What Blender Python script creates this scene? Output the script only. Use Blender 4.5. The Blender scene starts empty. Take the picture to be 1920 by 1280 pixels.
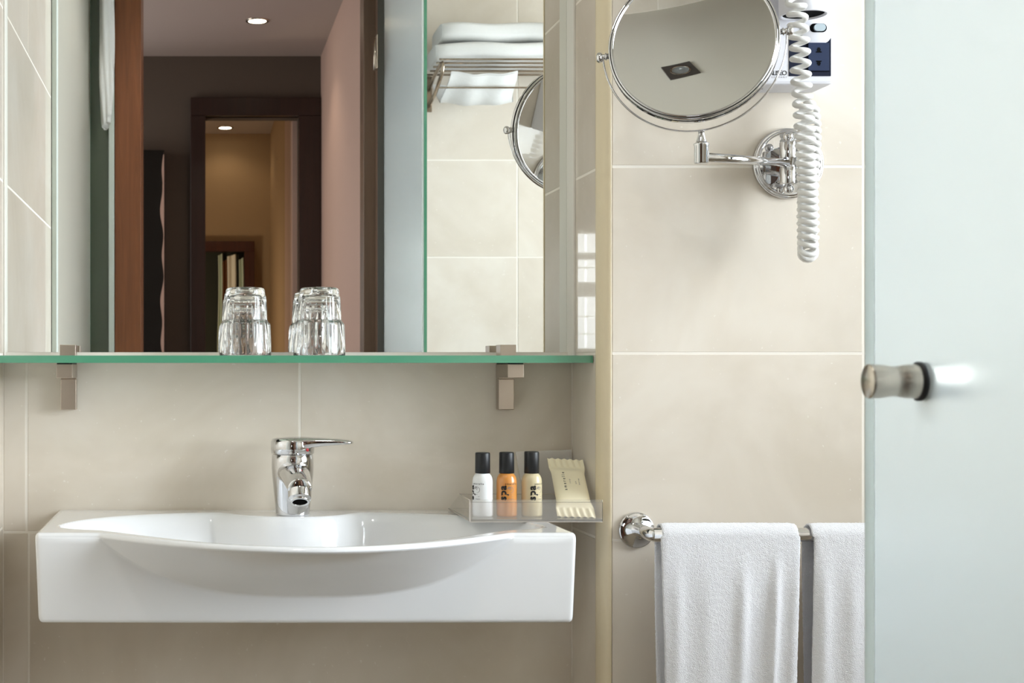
import bpy, bmesh, math, random
from mathutils import Vector, Matrix
random.seed(7)
PI = math.pi
SC = bpy.context.scene
COL = SC.collection
F = 2647.0            # focal length in pixels of the 1920 px wide frame
CZ = 1.10             # eye height
# ------------------------------------------------------------------ camera
cd = bpy.data.cameras.new('camera')
cam = bpy.data.objects.new('camera', cd); COL.objects.link(cam)
cam.location = (0, 0, CZ); cam.rotation_euler = (PI/2, 0, 0)
cd.sensor_width = 36.0; cd.lens = F*36/1920
cd.shift_x = (960-370)/1920; cd.shift_y = (695-640)/1920
cd.clip_start = 0.02; cd.clip_end = 60
cd.dof.use_dof = True; cd.dof.focus_distance = 2.3; cd.dof.aperture_fstop = 13
SC.camera = cam
# ------------------------------------------------------------------ world, exposure
w = bpy.data.worlds.new('world'); SC.world = w; w.use_nodes = True
w.node_tree.nodes['Background'].inputs[0].default_value = (0.75, 0.88, 1.0, 1)
w.node_tree.nodes['Background'].inputs[1].default_value = 0.6
SC.view_settings.view_transform = 'Standard'; SC.view_settings.look = 'None'
SC.view_settings.gamma = 1.0; SC.view_settings.use_curve_mapping = False
SC.view_settings.exposure = 0.0
SC.cycles.max_bounces = 14; SC.cycles.diffuse_bounces = 6; SC.cycles.glossy_bounces = 8
SC.cycles.transmission_bounces = 12; SC.cycles.transparent_max_bounces = 16
SC.cycles.sample_clamp_indirect = 8.0
SC.cycles.use_denoising = True

def area(name, loc, target, sx, sy, power, color):
    l = bpy.data.lights.new(name, 'AREA'); l.shape = 'RECTANGLE'; l.size = sx; l.size_y = sy
    l.energy = power; l.color = color
    o = bpy.data.objects.new(name, l); COL.objects.link(o); o.location = loc
    o.rotation_euler = (Vector(target)-Vector(loc)).to_track_quat('-Z', 'Y').to_euler()
    return o
def spot(name, loc, power, color, ang=110, r=0.03, target=None, blend=0.6):
    l = bpy.data.lights.new(name, 'SPOT'); l.energy = power; l.color = color
    l.spot_size = math.radians(ang); l.spot_blend = blend; l.shadow_soft_size = r
    o = bpy.data.objects.new(name, l); COL.objects.link(o); o.location = loc
    if target: o.rotation_euler = (Vector(target)-Vector(loc)).to_track_quat('-Z', 'Y').to_euler()
    return o
# daylight coming in through the bathroom window (in the right wall, shower side)
area('window_daylight', (2.60, 1.30, 1.75), (0.3, 1.5, 1.10), 1.9, 1.7, 218, (0.90, 0.94, 1.0))
# added unseen light from the left, brightens the hall's right wall
area('hall_fill_light', (-1.55, -0.50, 1.55), (0.5, -0.3, 1.5), 1.0, 1.5, 20, (1.0, 0.90, 0.84))
# lamps: recessed spots of hall and far room (bulbs built further down)
spot('bathroom_fill_light', (0.10, 1.20, 2.43), 12, (1.0, 0.97, 0.92), 150, 0.05)  # added ceiling fill without a fitting; the bathroom downlight is unlit
spot('hall_spot_light', (0.24, -0.73, 2.485), 5, (1.0, 0.80, 0.62), 120)
spot('far_room_spot_light', (0.16, -3.21, 2.485), 1.5, (1.0, 0.78, 0.52), 140)

# added unseen point light that brightens the lower part of the far room
pl_ = bpy.data.lights.new('far_room_fill_light', 'POINT'); pl_.energy = 13; pl_.color = (1.0, 0.80, 0.56); pl_.shadow_soft_size = 0.12
po_ = bpy.data.objects.new('far_room_fill_light', pl_); COL.objects.link(po_); po_.location = (-0.45, -2.45, 1.25)

# ------------------------------------------------------------------ materials
def lin(c):
    c = c/255.0
    return c/12.92 if c <= 0.04045 else ((c+0.055)/1.055)**2.4
def rgb(r, g, b): return (lin(r), lin(g), lin(b), 1)
def mat(name, color, rough=0.5, metal=0.0, coat=0.0, spec=0.5, **kw):
    m = bpy.data.materials.new(name); m.use_nodes = True
    b = m.node_tree.nodes['Principled BSDF']
    b.inputs['Base Color'].default_value = color; b.inputs['Roughness'].default_value = rough
    b.inputs['Metallic'].default_value = metal; b.inputs['Coat Weight'].default_value = coat
    b.inputs['Specular IOR Level'].default_value = spec
    for k, v in kw.items(): b.inputs[k.replace('_', ' ')].default_value = v
    return m
def N(m, t, **kw):
    n = m.node_tree.nodes.new(t)
    for k, v in kw.items(): setattr(n, k, v)
    return n
def L(m, a, b): m.node_tree.links.new(a, b)
def bsdf(m): return m.node_tree.nodes['Principled BSDF']
def ramp(m, fac, stops):
    r = N(m, 'ShaderNodeValToRGB'); L(m, fac, r.inputs[0])
    e = r.color_ramp.elements
    e[0].position, e[0].color = stops[0]; e[1].position, e[1].color = stops[-1]
    for p, c in stops[1:-1]:
        x = e.new(p); x.color = c
    return r.outputs[0]
def bump(m, height, strength, dist=0.001):
    b = N(m, 'ShaderNodeBump'); b.inputs['Strength'].default_value = strength; b.inputs['Distance'].default_value = dist
    L(m, height, b.inputs['Height']); L(m, b.outputs[0], bsdf(m).inputs['Normal'])
def noise(m, scale, detail=3, rough=0.55, vec=None, dist=0.0):
    n = N(m, 'ShaderNodeTexNoise'); n.inputs['Scale'].default_value = scale; n.inputs['Detail'].default_value = detail
    n.inputs['Roughness'].default_value = rough; n.inputs['Distortion'].default_value = dist
    if vec is None:
        vec = N(m, 'ShaderNodeNewGeometry').outputs['Position']
    L(m, vec, n.inputs['Vector']); return n.outputs['Fac']

def tile_material(name, c0, c1, c2, rough=0.2):
    m = mat(name, c1, rough, coat=0.45, spec=0.2); m.node_tree.nodes['Principled BSDF'].inputs['Coat Roughness'].default_value = 0.015
    g = N(m, 'ShaderNodeNewGeometry'); oi = N(m, 'ShaderNodeObjectInfo')
    add = N(m, 'ShaderNodeVectorMath', operation='MULTIPLY_ADD')
    comb = N(m, 'ShaderNodeCombineXYZ')
    for i in range(3): L(m, oi.outputs['Random'], comb.inputs[i])
    L(m, comb.outputs[0], add.inputs[0]); add.inputs[1].default_value = (3, 5, 7); L(m, g.outputs['Position'], add.inputs[2])
    v = add.outputs[0]
    big = noise(m, 3.2, 4, 0.6, v, 0.6)
    col = ramp(m, big, [(0.32, c0), (0.52, c1), (0.70, c2)])
    # thin pale veins
    vein = N(m, 'ShaderNodeTexNoise'); vein.inputs['Scale'].default_value = 5.5; vein.inputs['Detail'].default_value = 5
    vein.inputs['Distortion'].default_value = 1.2; L(m, v, vein.inputs['Vector'])
    sub = N(m, 'ShaderNodeMath', operation='SUBTRACT'); L(m, vein.outputs['Fac'], sub.inputs[0]); sub.inputs[1].default_value = 0.5
    ab = N(m, 'ShaderNodeMath', operation='ABSOLUTE'); L(m, sub.outputs[0], ab.inputs[0])
    vr = ramp(m, ab.outputs[0], [(0.0, (1, 1, 1, 1)), (0.007, (0, 0, 0, 1))])
    msk = noise(m, 2.3, 2, 0.5, v)
    mk = ramp(m, msk, [(0.52, (0, 0, 0, 1)), (0.70, (0.13, 0.13, 0.13, 1))])
    mul = N(m, 'ShaderNodeMath', operation='MULTIPLY'); L(m, vr, mul.inputs[0]); L(m, mk, mul.inputs[1])
    mx = N(m, 'ShaderNodeMix', data_type='RGBA'); L(m, mul.outputs[0], mx.inputs[0]); L(m, col, mx.inputs[6])
    mx.inputs[7].default_value = rgb(240, 234, 222); 
    # tiny specks
    sp = noise(m, 130, 1, 0.5, v); sr = ramp(m, sp, [(0.74, (0, 0, 0, 1)), (0.80, (0.5, 0.5, 0.5, 1))])
    mx2 = N(m, 'ShaderNodeMix', data_type='RGBA'); L(m, sr, mx2.inputs[0]); L(m, mx.outputs[2], mx2.inputs[6])
    mx2.inputs[7].default_value = rgb(240, 236, 228)
    L(m, mx2.outputs[2], bsdf(m).inputs['Base Color'])
    bump(m, noise(m, 14, 3, 0.5, v), 0.06, 0.004)
    return m
M = {}
M['tile'] = tile_material('cream_tile', rgb(212, 202, 187), rgb(221, 212, 199), rgb(228, 221, 210), 0.34)
M['grout'] = mat('grout', rgb(236, 230, 220), 0.8)
M['bullnose'] = mat('cream_bullnose', rgb(226, 212, 182), 0.4)
M['wallpaint'] = mat('bathroom_ceiling_paint', rgb(196, 190, 176), 0.8)
M['hallpaint'] = mat('hall_grey_paint', rgb(90, 80, 72), 0.85)
M['hallceil'] = mat('hall_ceiling_paint', rgb(178, 166, 160), 0.85)
M['pink'] = mat('hall_pink_paint', rgb(196, 168, 156), 0.8)
M['beige'] = mat('far_room_beige', rgb(176, 150, 118), 0.85)
M['floor'] = mat('floor_stone', rgb(150, 138, 120), 0.35)
M['hfloor'] = mat('hall_floor_wood', rgb(92, 62, 42), 0.4)
M['mirror'] = mat('mirror_glass', (0.90, 0.915, 0.895, 1), 0.0, 1.0)
M['magmirror'] = mat('magnifying_mirror_glass', (0.90, 0.90, 0.885, 1), 0.0, 1.0)
M['white'] = mat('white_silicone', rgb(226, 224, 216), 0.5)
M['ceramic'] = mat('white_ceramic', (0.80, 0.81, 0.83, 1), 0.12, coat=0.6, Coat_Roughness=0.03)
M['chrome'] = mat('chrome', (0.68, 0.68, 0.69, 1), 0.04, 1.0)
M['nickel'] = mat('brushed_nickel', rgb(196, 184, 172), 0.30, 1.0)
M['black'] = mat('black_rubber', rgb(18, 18, 20), 0.5)
M['red'] = mat('red_dot', rgb(170, 30, 36), 0.4)
M['dark'] = mat('dark_recess', rgb(12, 12, 14), 0.9, spec=0.1)
M['plastic'] = mat('white_plastic', rgb(216, 216, 222), 0.45)
M['navy'] = mat('navy_plastic', rgb(24, 29, 48), 0.7, spec=0.15)
M['navy2'] = mat('navy_plastic_panel', rgb(44, 54, 80), 0.7, spec=0.15)
M['rocker'] = mat('clear_rocker', rgb(176, 190, 198), 0.15, coat=0.8)
M['cord'] = mat('white_cord', rgb(226, 225, 222), 0.38)
M['ink'] = mat('ink', rgb(32, 30, 30), 0.6)
M['greyink'] = mat('grey_ink', rgb(112, 108, 110), 0.6)
M['edge'] = mat('green_glass_edge', rgb(84, 150, 120), 0.12, coat=0.6)
M['steel'] = mat('satin_steel', rgb(196, 188, 176), 0.24, 1.0)
M['rackmetal'] = mat('rack_metal', rgb(176, 160, 142), 0.25, 1.0)
M['post'] = mat('white_post', rgb(214, 222, 216), 0.4)
M['greenglass'] = mat('dark_green_glass', rgb(84, 94, 78), 0.15, coat=0.5)
M['blackbox'] = mat('black_lacquer', rgb(10, 7, 6), 0.3)
M['curtainw'] = mat('pale_curtain', rgb(250, 250, 240), 0.8)
M['curtaing'] = mat('green_white_curtain', rgb(214, 230, 216), 0.8)
M['curtainb'] = mat('brown_curtain', rgb(120, 76, 44), 0.8)
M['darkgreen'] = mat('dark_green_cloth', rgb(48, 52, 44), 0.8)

def wood(name, c0, c1, rough=0.4):
    m = mat(name, c0, rough, coat=0.15)
    mp = N(m, 'ShaderNodeMapping'); mp.inputs['Scale'].default_value = (30, 30, 1.6)
    g = N(m, 'ShaderNodeNewGeometry'); L(m, g.outputs['Position'], mp.inputs['Vector'])
    n = noise(m, 1.5, 5, 0.6, mp.outputs[0], 1.0)
    L(m, ramp(m, n, [(0.3, c0), (0.7, c1)]), bsdf(m).inputs['Base Color'])
    return m
M['jamb'] = wood('orange_brown_wood', rgb(118, 66, 36), rgb(142, 84, 48))
M['jamb2'] = wood('grey_brown_wood', rgb(104, 84, 70), rgb(120, 96, 80))
M['darkwood'] = wood('dark_brown_wood', rgb(34, 16, 12), rgb(48, 24, 18), 0.35)
M['redwood'] = wood('red_brown_wood', rgb(66, 30, 18), rgb(84, 42, 26), 0.4)

def terry(name, c, strength=0.7):
    m = mat(name, c, 0.95, spec=0.1); bsdf(m).inputs['Sheen Weight'].default_value = 0.3
    v = N(m, 'ShaderNodeTexVoronoi'); v.inputs['Scale'].default_value = 900
    g = N(m, 'ShaderNodeNewGeometry'); L(m, g.outputs['Position'], v.inputs['Vector'])
    n = noise(m, 260, 3, 0.7)
    a = N(m, 'ShaderNodeMath', operation='MULTIPLY_ADD'); L(m, n, a.inputs[0]); a.inputs[1].default_value = 1.6
    inv = N(m, 'ShaderNodeMath', operation='SUBTRACT'); inv.inputs[0].default_value = 1; L(m, v.outputs['Distance'], inv.inputs[1])
    L(m, inv.outputs[0], a.inputs[2]); bump(m, a.outputs[0], strength, 0.003)
    return m
M['terry'] = terry('white_terry', (0.88, 0.885, 0.925, 1), 0.45)
M['cloth'] = mat('white_cloth', (0.80, 0.80, 0.79, 1), 0.9, spec=0.2)
bump(M['cloth'], noise(M['cloth'], 60, 3, 0.6), 0.4, 0.002)

# frosted glass: translucent + diffuse body with a satin face
def frosted(name, c, trans=0.6, rough=0.25):
    m = mat(name, c, rough); nt = m.node_tree; b = bsdf(m)
    tr = N(m, 'ShaderNodeBsdfTranslucent'); tr.inputs[0].default_value = c
    mx = N(m, 'ShaderNodeMixShader'); mx.inputs[0].default_value = trans
    L(m, b.outputs[0], mx.inputs[1]); L(m, tr.outputs[0], mx.inputs[2])
    L(m, mx.outputs[0], nt.nodes['Material Output'].inputs[0]); return m
def frost_refr(name, c, rough, diff, dcol):
    m = bpy.data.materials.new(name); m.use_nodes = True; m.node_tree.nodes.clear()
    o = N(m, 'ShaderNodeOutputMaterial'); r = N(m, 'ShaderNodeBsdfRefraction'); r.inputs['Roughness'].default_value = rough; r.inputs['IOR'].default_value = 1.45; r.inputs[0].default_value = c
    d = N(m, 'ShaderNodeBsdfDiffuse'); d.inputs[0].default_value = dcol; t = N(m, 'ShaderNodeBsdfTranslucent'); t.inputs[0].default_value = dcol
    a = N(m, 'ShaderNodeMixShader'); a.inputs[0].default_value = 0.65; L(m, d.outputs[0], a.inputs[1]); L(m, t.outputs[0], a.inputs[2])
    b = N(m, 'ShaderNodeMixShader'); b.inputs[0].default_value = diff; L(m, r.outputs[0], b.inputs[1]); L(m, a.outputs[0], b.inputs[2])
    g = N(m, 'ShaderNodeBsdfGlossy'); g.inputs['Roughness'].default_value = 0.22
    f = N(m, 'ShaderNodeFresnel'); f.inputs[0].default_value = 1.45
    e = N(m, 'ShaderNodeMixShader'); L(m, f.outputs[0], e.inputs[0]); L(m, b.outputs[0], e.inputs[1]); L(m, g.outputs[0], e.inputs[2])
    L(m, e.outputs[0], o.inputs[0]); return m
M['frost'] = frost_refr('frosted_door_glass', (0.90, 0.93, 0.94, 1), 0.27, 0.30, (0.87, 0.91, 0.90, 1))
M['frost2'] = frosted('frosted_screen_glass', (0.56, 0.54, 0.47, 1), 0.15, 0.35)
# clear sheets (thin glass, acrylic): transparent with fresnel gloss
def clear(name, tint, haze=0.0, hazecol=(0.9, 0.9, 0.88, 1), ior=1.5):
    m = bpy.data.materials.new(name); m.use_nodes = True; nt = m.node_tree; nt.nodes.clear()
    out = N(m, 'ShaderNodeOutputMaterial'); tp = N(m, 'ShaderNodeBsdfTransparent'); tp.inputs[0].default_value = tint
    gl = N(m, 'ShaderNodeBsdfGlossy'); gl.inputs['Roughness'].default_value = 0.02; gl.inputs[0].default_value = (1, 1, 1, 1)
    fr = N(m, 'ShaderNodeFresnel'); fr.inputs[0].default_value = ior
    a = N(m, 'ShaderNodeMixShader'); L(m, fr.outputs[0], a.inputs[0]); L(m, tp.outputs[0], a.inputs[1]); L(m, gl.outputs[0], a.inputs[2])
    last = a
    if haze > 0:
        d = N(m, 'ShaderNodeBsdfDiffuse'); d.inputs[0].default_value = hazecol
        h = N(m, 'ShaderNodeMixShader'); h.inputs[0].default_value = haze
        L(m, a.outputs[0], h.inputs[1]); L(m, d.outputs[0], h.inputs[2]); last = h
    L(m, last.outputs[0], out.inputs[0]); return m
M['shelfglass'] = clear('shelf_glass', (0.90, 0.97, 0.93, 1))
M['seal'] = frosted('pale_edge_seal', (0.86, 0.90, 0.88, 1), 0.5, 0.4)
M['acrylic'] = clear('clear_acrylic', (0.97, 0.97, 0.96, 1), 0.07)
M['acryedge'] = mat('acrylic_edge', rgb(216, 206, 196), 0.25, Alpha=0.75)
# front lip of the tray blurs what stands behind it
M['lip'] = bpy.data.materials.new('blurring_acrylic'); M['lip'].use_nodes = True
_m = M['lip']; _m.node_tree.nodes.clear()
_o = N(_m, 'ShaderNodeOutputMaterial'); _r = N(_m, 'ShaderNodeBsdfRefraction'); _r.inputs['Roughness'].default_value = 0.22; _r.inputs['IOR'].default_value = 1.25
_r.inputs[0].default_value = (0.97, 0.96, 0.95, 1)
_d = N(_m, 'ShaderNodeBsdfDiffuse'); _d.inputs[0].default_value = (0.95, 0.93, 0.91, 1)
_x = N(_m, 'ShaderNodeMixShader'); _x.inputs[0].default_value = 0.12
L(_m, _r.outputs[0], _x.inputs[1]); L(_m, _d.outputs[0], _x.inputs[2]); L(_m, _x.outputs[0], _o.inputs[0])
M['tumbler'] = mat('clear_tumbler_glass', (1, 1, 1, 1), 0.0, Transmission_Weight=1.0, IOR=1.48)
M['bwhite'] = mat('white_lotion', rgb(238, 240, 242), 0.3, coat=0.3)
M['borange'] = mat('orange_gel', rgb(214, 146, 74), 0.25, coat=0.4, Subsurface_Weight=0.3)
bsdf(M['borange']).inputs['Subsurface Radius'].default_value = (0.01, 0.004, 0.001)
M['bcream'] = mat('pale_yellow_gel', rgb(214, 200, 164), 0.25, coat=0.4)
M['cap'] = mat('matt_black_cap', rgb(24, 25, 28), 0.42)
M['sachet'] = mat('cream_wrapper', rgb(252, 243, 214), 0.35, coat=0.2)
bump(M['sachet'], noise(M['sachet'], 70, 3, 0.6), 0.25, 0.002)
def emit(name, c, s):
    m = mat(name, c, 0.4); b = bsdf(m); b.inputs['Emission Color'].default_value = c; b.inputs['Emission Strength'].default_value = s; return m
M['bulb'] = emit('lit_bulb', (1.0, 0.86, 0.62, 1), 14)
M['litblock'] = emit('daylit_glass_block', (0.93, 0.97, 1.0, 1), 4.5)
M['winpane'] = clear('window_pane', (0.96, 0.98, 0.98, 1))
M['deadbulb'] = mat('unlit_reflector_bulb', rgb(200, 206, 204), 0.12, 0.7)
M['fixture'] = mat('dark_fixture', rgb(66, 60, 54), 0.4, 0.2)

# ------------------------------------------------------------------ geometry helpers
class MB:
    def __init__(s): s.v = []; s.f = []; s.sm = []
    def add(s, vs, fs, smooth=False):
        n = len(s.v); s.v += [tuple(p) for p in vs]; s.f += [tuple(i+n for i in f) for f in fs]; s.sm += [smooth]*len(fs); return s
    def box(s, x0, x1, y0, y1, z0, z1, b=0.0):
        if b <= 0:
            vs = [(x, y, z) for x in (x0, x1) for y in (y0, y1) for z in (z0, z1)]
            return s.add(vs, [(0, 1, 3, 2), (4, 6, 7, 5), (0, 4, 5, 1), (2, 3, 7, 6), (0, 2, 6, 4), (1, 5, 7, 3)])
        bm = bmesh.new(); bmesh.ops.create_cube(bm, size=1)
        for v in bm.verts: v.co = Vector(((x0+x1)/2+v.co.x*(x1-x0), (y0+y1)/2+v.co.y*(y1-y0), (z0+z1)/2+v.co.z*(z1-z0)))
        bmesh.ops.bevel(bm, geom=list(bm.edges), offset=b, segments=2, affect='EDGES', profile=0.5)
        bm.verts.index_update(); s.add([v.co for v in bm.verts], [[v.index for v in f.verts] for f in bm.faces]); bm.free(); return s
    def lathe(s, prof, seg=32, mtx=None, smooth=True, cap=True, flute=None):
        """prof: (radius, height) pairs about local z; mtx places it"""
        mtx = mtx or Matrix(); vs = []; fs = []
        for i, (r, z) in enumerate(prof):
            for k in range(seg):
                a = 2*PI*k/seg; rr = r*(1+(flute(i, a) if flute else 0))
                vs.append(mtx @ Vector((rr*math.cos(a), rr*math.sin(a), z)))
        for i in range(len(prof)-1):
            for k in range(seg):
                k2 = (k+1) % seg; fs.append((i*seg+k, i*seg+k2, (i+1)*seg+k2, (i+1)*seg+k))
        n = len(prof)
        if cap and abs(prof[0][1]-prof[-1][1]) < 1e-9 and (prof[0][0] < 1e-6 or prof[-1][0] < 1e-6): cap = False
        if cap:
            if prof[0][0] > 1e-6: fs.append(tuple(range(seg))[::-1])
            if prof[-1][0] > 1e-6: fs.append(tuple((n-1)*seg+k for k in range(seg)))
        return s.add(vs, fs, smooth)
    def tube(s, pts, r, seg=12, smooth=True, closed=False, flat=None):
        pts = [Vector(p) for p in pts]; n = len(pts); vs = []; fs = []
        up = None
        for i, p in enumerate(pts):
            if closed: t = (pts[(i+1) % n]-pts[i-1])
            else: t = pts[min(i+1, n-1)]-pts[max(i-1, 0)]
            t.normalize()
            if up is None:
                up = Vector((0, 0, 1)) if abs(t.z) < 0.9 else Vector((0, 1, 0))
                if flat is not None: up = Vector(flat)
            if flat is not None: up = Vector(flat)
            u = (up-t*up.dot(t)).normalized(); v = t.cross(u); up = u
            rr = r(i/(n-1)) if callable(r) else r
            ra, rb = rr if isinstance(rr, tuple) else (rr, rr)
            for k in range(seg):
                a = 2*PI*k/seg; vs.append(p+u*ra*math.cos(a)+v*rb*math.sin(a))
        m = n if closed else n-1
        for i in range(m):
            for k in range(seg):
                k2 = (k+1) % seg; j = (i+1) % n; fs.append((i*seg+k, i*seg+k2, j*seg+k2, j*seg+k))
        if not closed: fs += [tuple(range(seg))[::-1], tuple((n-1)*seg+k for k in range(seg))]
        return s.add(vs, fs, smooth)
    def prism(s, poly, a, b, plane='xy', smooth=False):
        def P(p, h): return {'xy': (p[0], p[1], h), 'xz': (p[0], h, p[1]), 'yz': (h, p[0], p[1])}[plane]
        n = len(poly); vs = [P(p, a) for p in poly]+[P(p, b) for p in poly]
        fs = [tuple(range(n)), tuple(range(2*n-1, n-1, -1))]+[(i, (i+1) % n, n+(i+1) % n, n+i) for i in range(n)]
        return s.add(vs, fs, smooth)
    def grid(s, fn, nu, nv, smooth=True):
        vs = [fn(i/nu, j/nv) for j in range(nv+1) for i in range(nu+1)]
        fs = [(j*(nu+1)+i, j*(nu+1)+i+1, (j+1)*(nu+1)+i+1, (j+1)*(nu+1)+i) for j in range(nv) for i in range(nu)]
        return s.add(vs, fs, smooth)
    def build(s, name, material, parent=None, fix=True):
        me = bpy.data.meshes.new(name); me.from_pydata(s.v, [], s.f); me.materials.append(material)
        me.polygons.foreach_set('use_smooth', s.sm); me.update()
        if fix:
            bm = bmesh.new(); bm.from_mesh(me); bmesh.ops.remove_doubles(bm, verts=bm.verts, dist=1e-6)
            bmesh.ops.recalc_face_normals(bm, faces=bm.faces); bm.to_mesh(me); bm.free()
        o = bpy.data.objects.new(name, me); COL.objects.link(o)
        if parent is not None:
            o.parent = parent; o.matrix_parent_inverse = PM[parent.name].inverted() if parent.name in PM else Matrix()
        return o
PM = {}
def tag(o, label, cat, group=None):
    o['label'] = label; o['category'] = cat
    if group: o['group'] = group
    return o
def thing(name, label, cat, loc, group=None):
    o = bpy.data.objects.new(name, None); COL.objects.link(o); o.location = loc; o.empty_display_size = 0.05
    PM[o.name] = Matrix.Translation(loc)
    return tag(o, label, cat, group)
def struct(o, label, cat='wall'):
    o['kind'] = 'structure'; o['label'] = label; o['category'] = cat; return o
def axis_m(p, d, roll=None):
    d = Vector(d).normalized(); q = d.to_track_quat('Z', 'Y'); return Matrix.Translation(p) @ q.to_matrix().to_4x4()
def at(px, py, Y): return Vector(((px-370)*Y/F, Y, CZ-(py-695)*Y/F))

# tiles set on a wall: u, v ranges on a plane; each tile a chamfered slab of its own
def tiles(wall, plane, D, sign, ulist, vlist, gap=0.003, mat_=None, name='tile'):
    for (u0, u1) in ulist:
        for (v0, v1) in vlist:
            a0, a1, b0, b1 = u0+gap/2, u1-gap/2, v0+gap/2, v1-gap/2; c = 0.0012
            vs = []
            for (q, e) in ((0.0, c), (c, 0.0), (0.007, 0.0)):
                for (a, b) in ((a0+e, b0+e), (a1-e, b0+e), (a1-e, b1-e), (a0+e, b1-e)):
                    d = D-sign*q
                    vs.append((a, d, b) if plane == 'y' else (d, a, b))
            fs = [(0, 1, 2, 3)]
            for k in range(2):
                for i in range(4):
                    j = (i+1) % 4; fs.append((k*4+i, k*4+j, k*4+4+j, k*4+4+i))
            MB().add(vs, fs).build(name, mat_ or M['tile'], wall)
G = 0.0006
# ------------------------------------------------------------------ the room
H = 2.45
b = MB(); b.box(-0.40, 0.70, 2.43+G, 2.56, 0, 1.1245); b.box(-0.40, 0.70, 2.463, 2.56, 1.1245, H)
wb = struct(b.build('wall_back', M['grout']), 'back wall of cream tiles behind the basin and the mirror')
ZB = [0, 0.2256, 0.5242, 0.8228, 1.1245]
tiles(wb, 'y', 2.43, -1, [(-0.335, -0.2938), (-0.2938, 0.1763), (0.1763, 0.646)], [(0.8228, 1.1260)])
tiles(wb, 'y', 2.43, -1, [(-0.335, -0.2900), (-0.2900, 0.646)], [(0.5242, 0.8228), (0.2256, 0.5242), (0.0, 0.2256)])
ROWS = [-0.0662+0.0, 0.2324, 0.5310, 0.8296, 1.1281, 1.4267, 1.7253, 2.0239, 2.3225, 2.45]
RV = [(max(0, ROWS[i]), ROWS[i+1]) for i in range(len(ROWS)-1)]
b = MB(); b.box(0.6635, 1.97, 2.258+G, 2.56, 0, H); b.box(0.646+G, 0.6635, 2.2890, 2.56, 0, H)
wp = struct(b.build('wall_pilaster', M['grout']), 'cream tiled wall on the right that carries the round mirror and towel rail')
tiles(wp, 'y', 2.258, -1, [(0.662, 1.0655), (1.0655, 1.5355), (1.5355, 1.95)], RV)
tiles(wp, 'x', 0.646, -1, [(2.287, 2.4632)], RV)
# rounded corner piece
b = MB()
def tr_(u, v):
    a = u*PI/2; return (0.6625-0.0175*math.cos(a), 2.2875-0.0305*math.sin(a), H*v)
b.grid(tr_, 24, 1); b.add([(0.6450, 2.2875, 0), (0.6500, 2.2875, 0), (0.6500, 2.2875, H), (0.6450, 2.2875, H)], [(0, 1, 2, 3)])
b.add([(0.6625, 2.2570, 0), (0.6625, 2.2620, 0), (0.6625, 2.2620, H), (0.6625, 2.2570, H)], [(0, 1, 2, 3)])
struct(b.build('trim_1', M['bullnose']), 'rounded cream corner moulding up the edge of the tiled wall', 'moulding')
# left wall
b = MB(); b.box(-0.40, -0.335-G, 0.45, 2.56, 0, H)
wl = struct(b.build('wall_left', M['grout']), 'left wall of cream tiles seen in the mirror')
low = [r for r in RV if r[1] < 1.8]; hi = [r for r in RV if r[1] > 1.8]
tiles(wl, 'x', -0.335, 1, [(1.676, 2.4632)], low)
tiles(wl, 'x', -0.335, 1, [(1.676, 2.117), (2.117, 2.4632)], hi)
tiles(wl, 'x', -0.335, 1, [(0.575, 1.12), (1.12, 1.646)], RV)
# door wall (behind the camera, seen in the mirror), with the doorway
b = MB(); b.box(-0.40, -0.253, 0.44, 0.57-G, 0, H); b.box(0.60, 1.97, 0.44, 0.57-G, 0, H); b.box(-0.253, 0.60, 0.44, 0.57-G, 2.36, H)
wf = struct(b.build('wall_front', M['grout']), 'tiled wall around the doorway seen in the mirror')
RF = [(0, 0.256), (0.256, 0.5545), (0.5545, 0.853), (0.853, 1.151), (1.151, 1.4495), (1.4495, 1.748), (1.748, 2.0465), (2.0465, 2.345), (2.345, 2.45)]
tiles(wf, 'y', 0.57, 1, [(0.602, 0.985), (0.985, 1.455), (1.455, 1.95)], RF)
tiles(wf, 'y', 0.57, 1, [(-0.335, -0.253)], RF)
tiles(wf, 'y', 0.57, 1, [(-0.253, 0.25), (0.25, 0.602)], [(2.36, 2.45)])
# right wall with the window
b = MB(); b.box(1.95+G, 2.05, 0.44, 0.70, 0, H); b.box(1.95+G, 2.05, 2.02, 2.56, 0, H); b.box(1.95+G, 2.05, 0.70, 2.02, 0, 0.95); b.box(1.95+G, 2.05, 0.70, 2.02, 2.25, H)
wr = struct(b.build('wall_right', M['grout']), 'right wall of the shower side with the window')
tiles(wr, 'x', 1.95, -1, [(0.57, 0.70), (2.02, 2.258)], RV)
tiles(wr, 'x', 1.95, -1, [(0.70, 1.36), (1.36, 2.02)], [(0, 0.2324), (0.2324, 0.531), (0.531, 0.95), (2.25, 2.45)])
wi = struct(MB().box(1.955, 1.975, 0.70, 2.02, 0.95, 2.25).build('window_1', M['winpane']), 'frosted bathroom window lit by daylight', 'window')
b = MB()
for (y0, y1, z0, z1) in ((0.70, 0.75, 0.95, 2.25), (1.97, 2.02, 0.95, 2.25), (0.75, 1.97, 0.95, 1.0), (0.75, 1.97, 2.2, 2.25), (1.34, 1.38, 1.0, 2.2)): b.box(1.94, 1.955, y0, y1, z0, z1)
b.build('window_frame', M['white'], wi)
struct(MB().box(-0.40, 2.05, 0.44, 2.56, H, H+0.08).build('ceiling', M['wallpaint']), 'pale grey bathroom ceiling', 'ceiling')
struct(MB().box(-0.40, 2.05, 0.42, 2.56, -0.08, 0).build('floor', M['floor']), 'stone coloured bathroom floor', 'floor')

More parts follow.
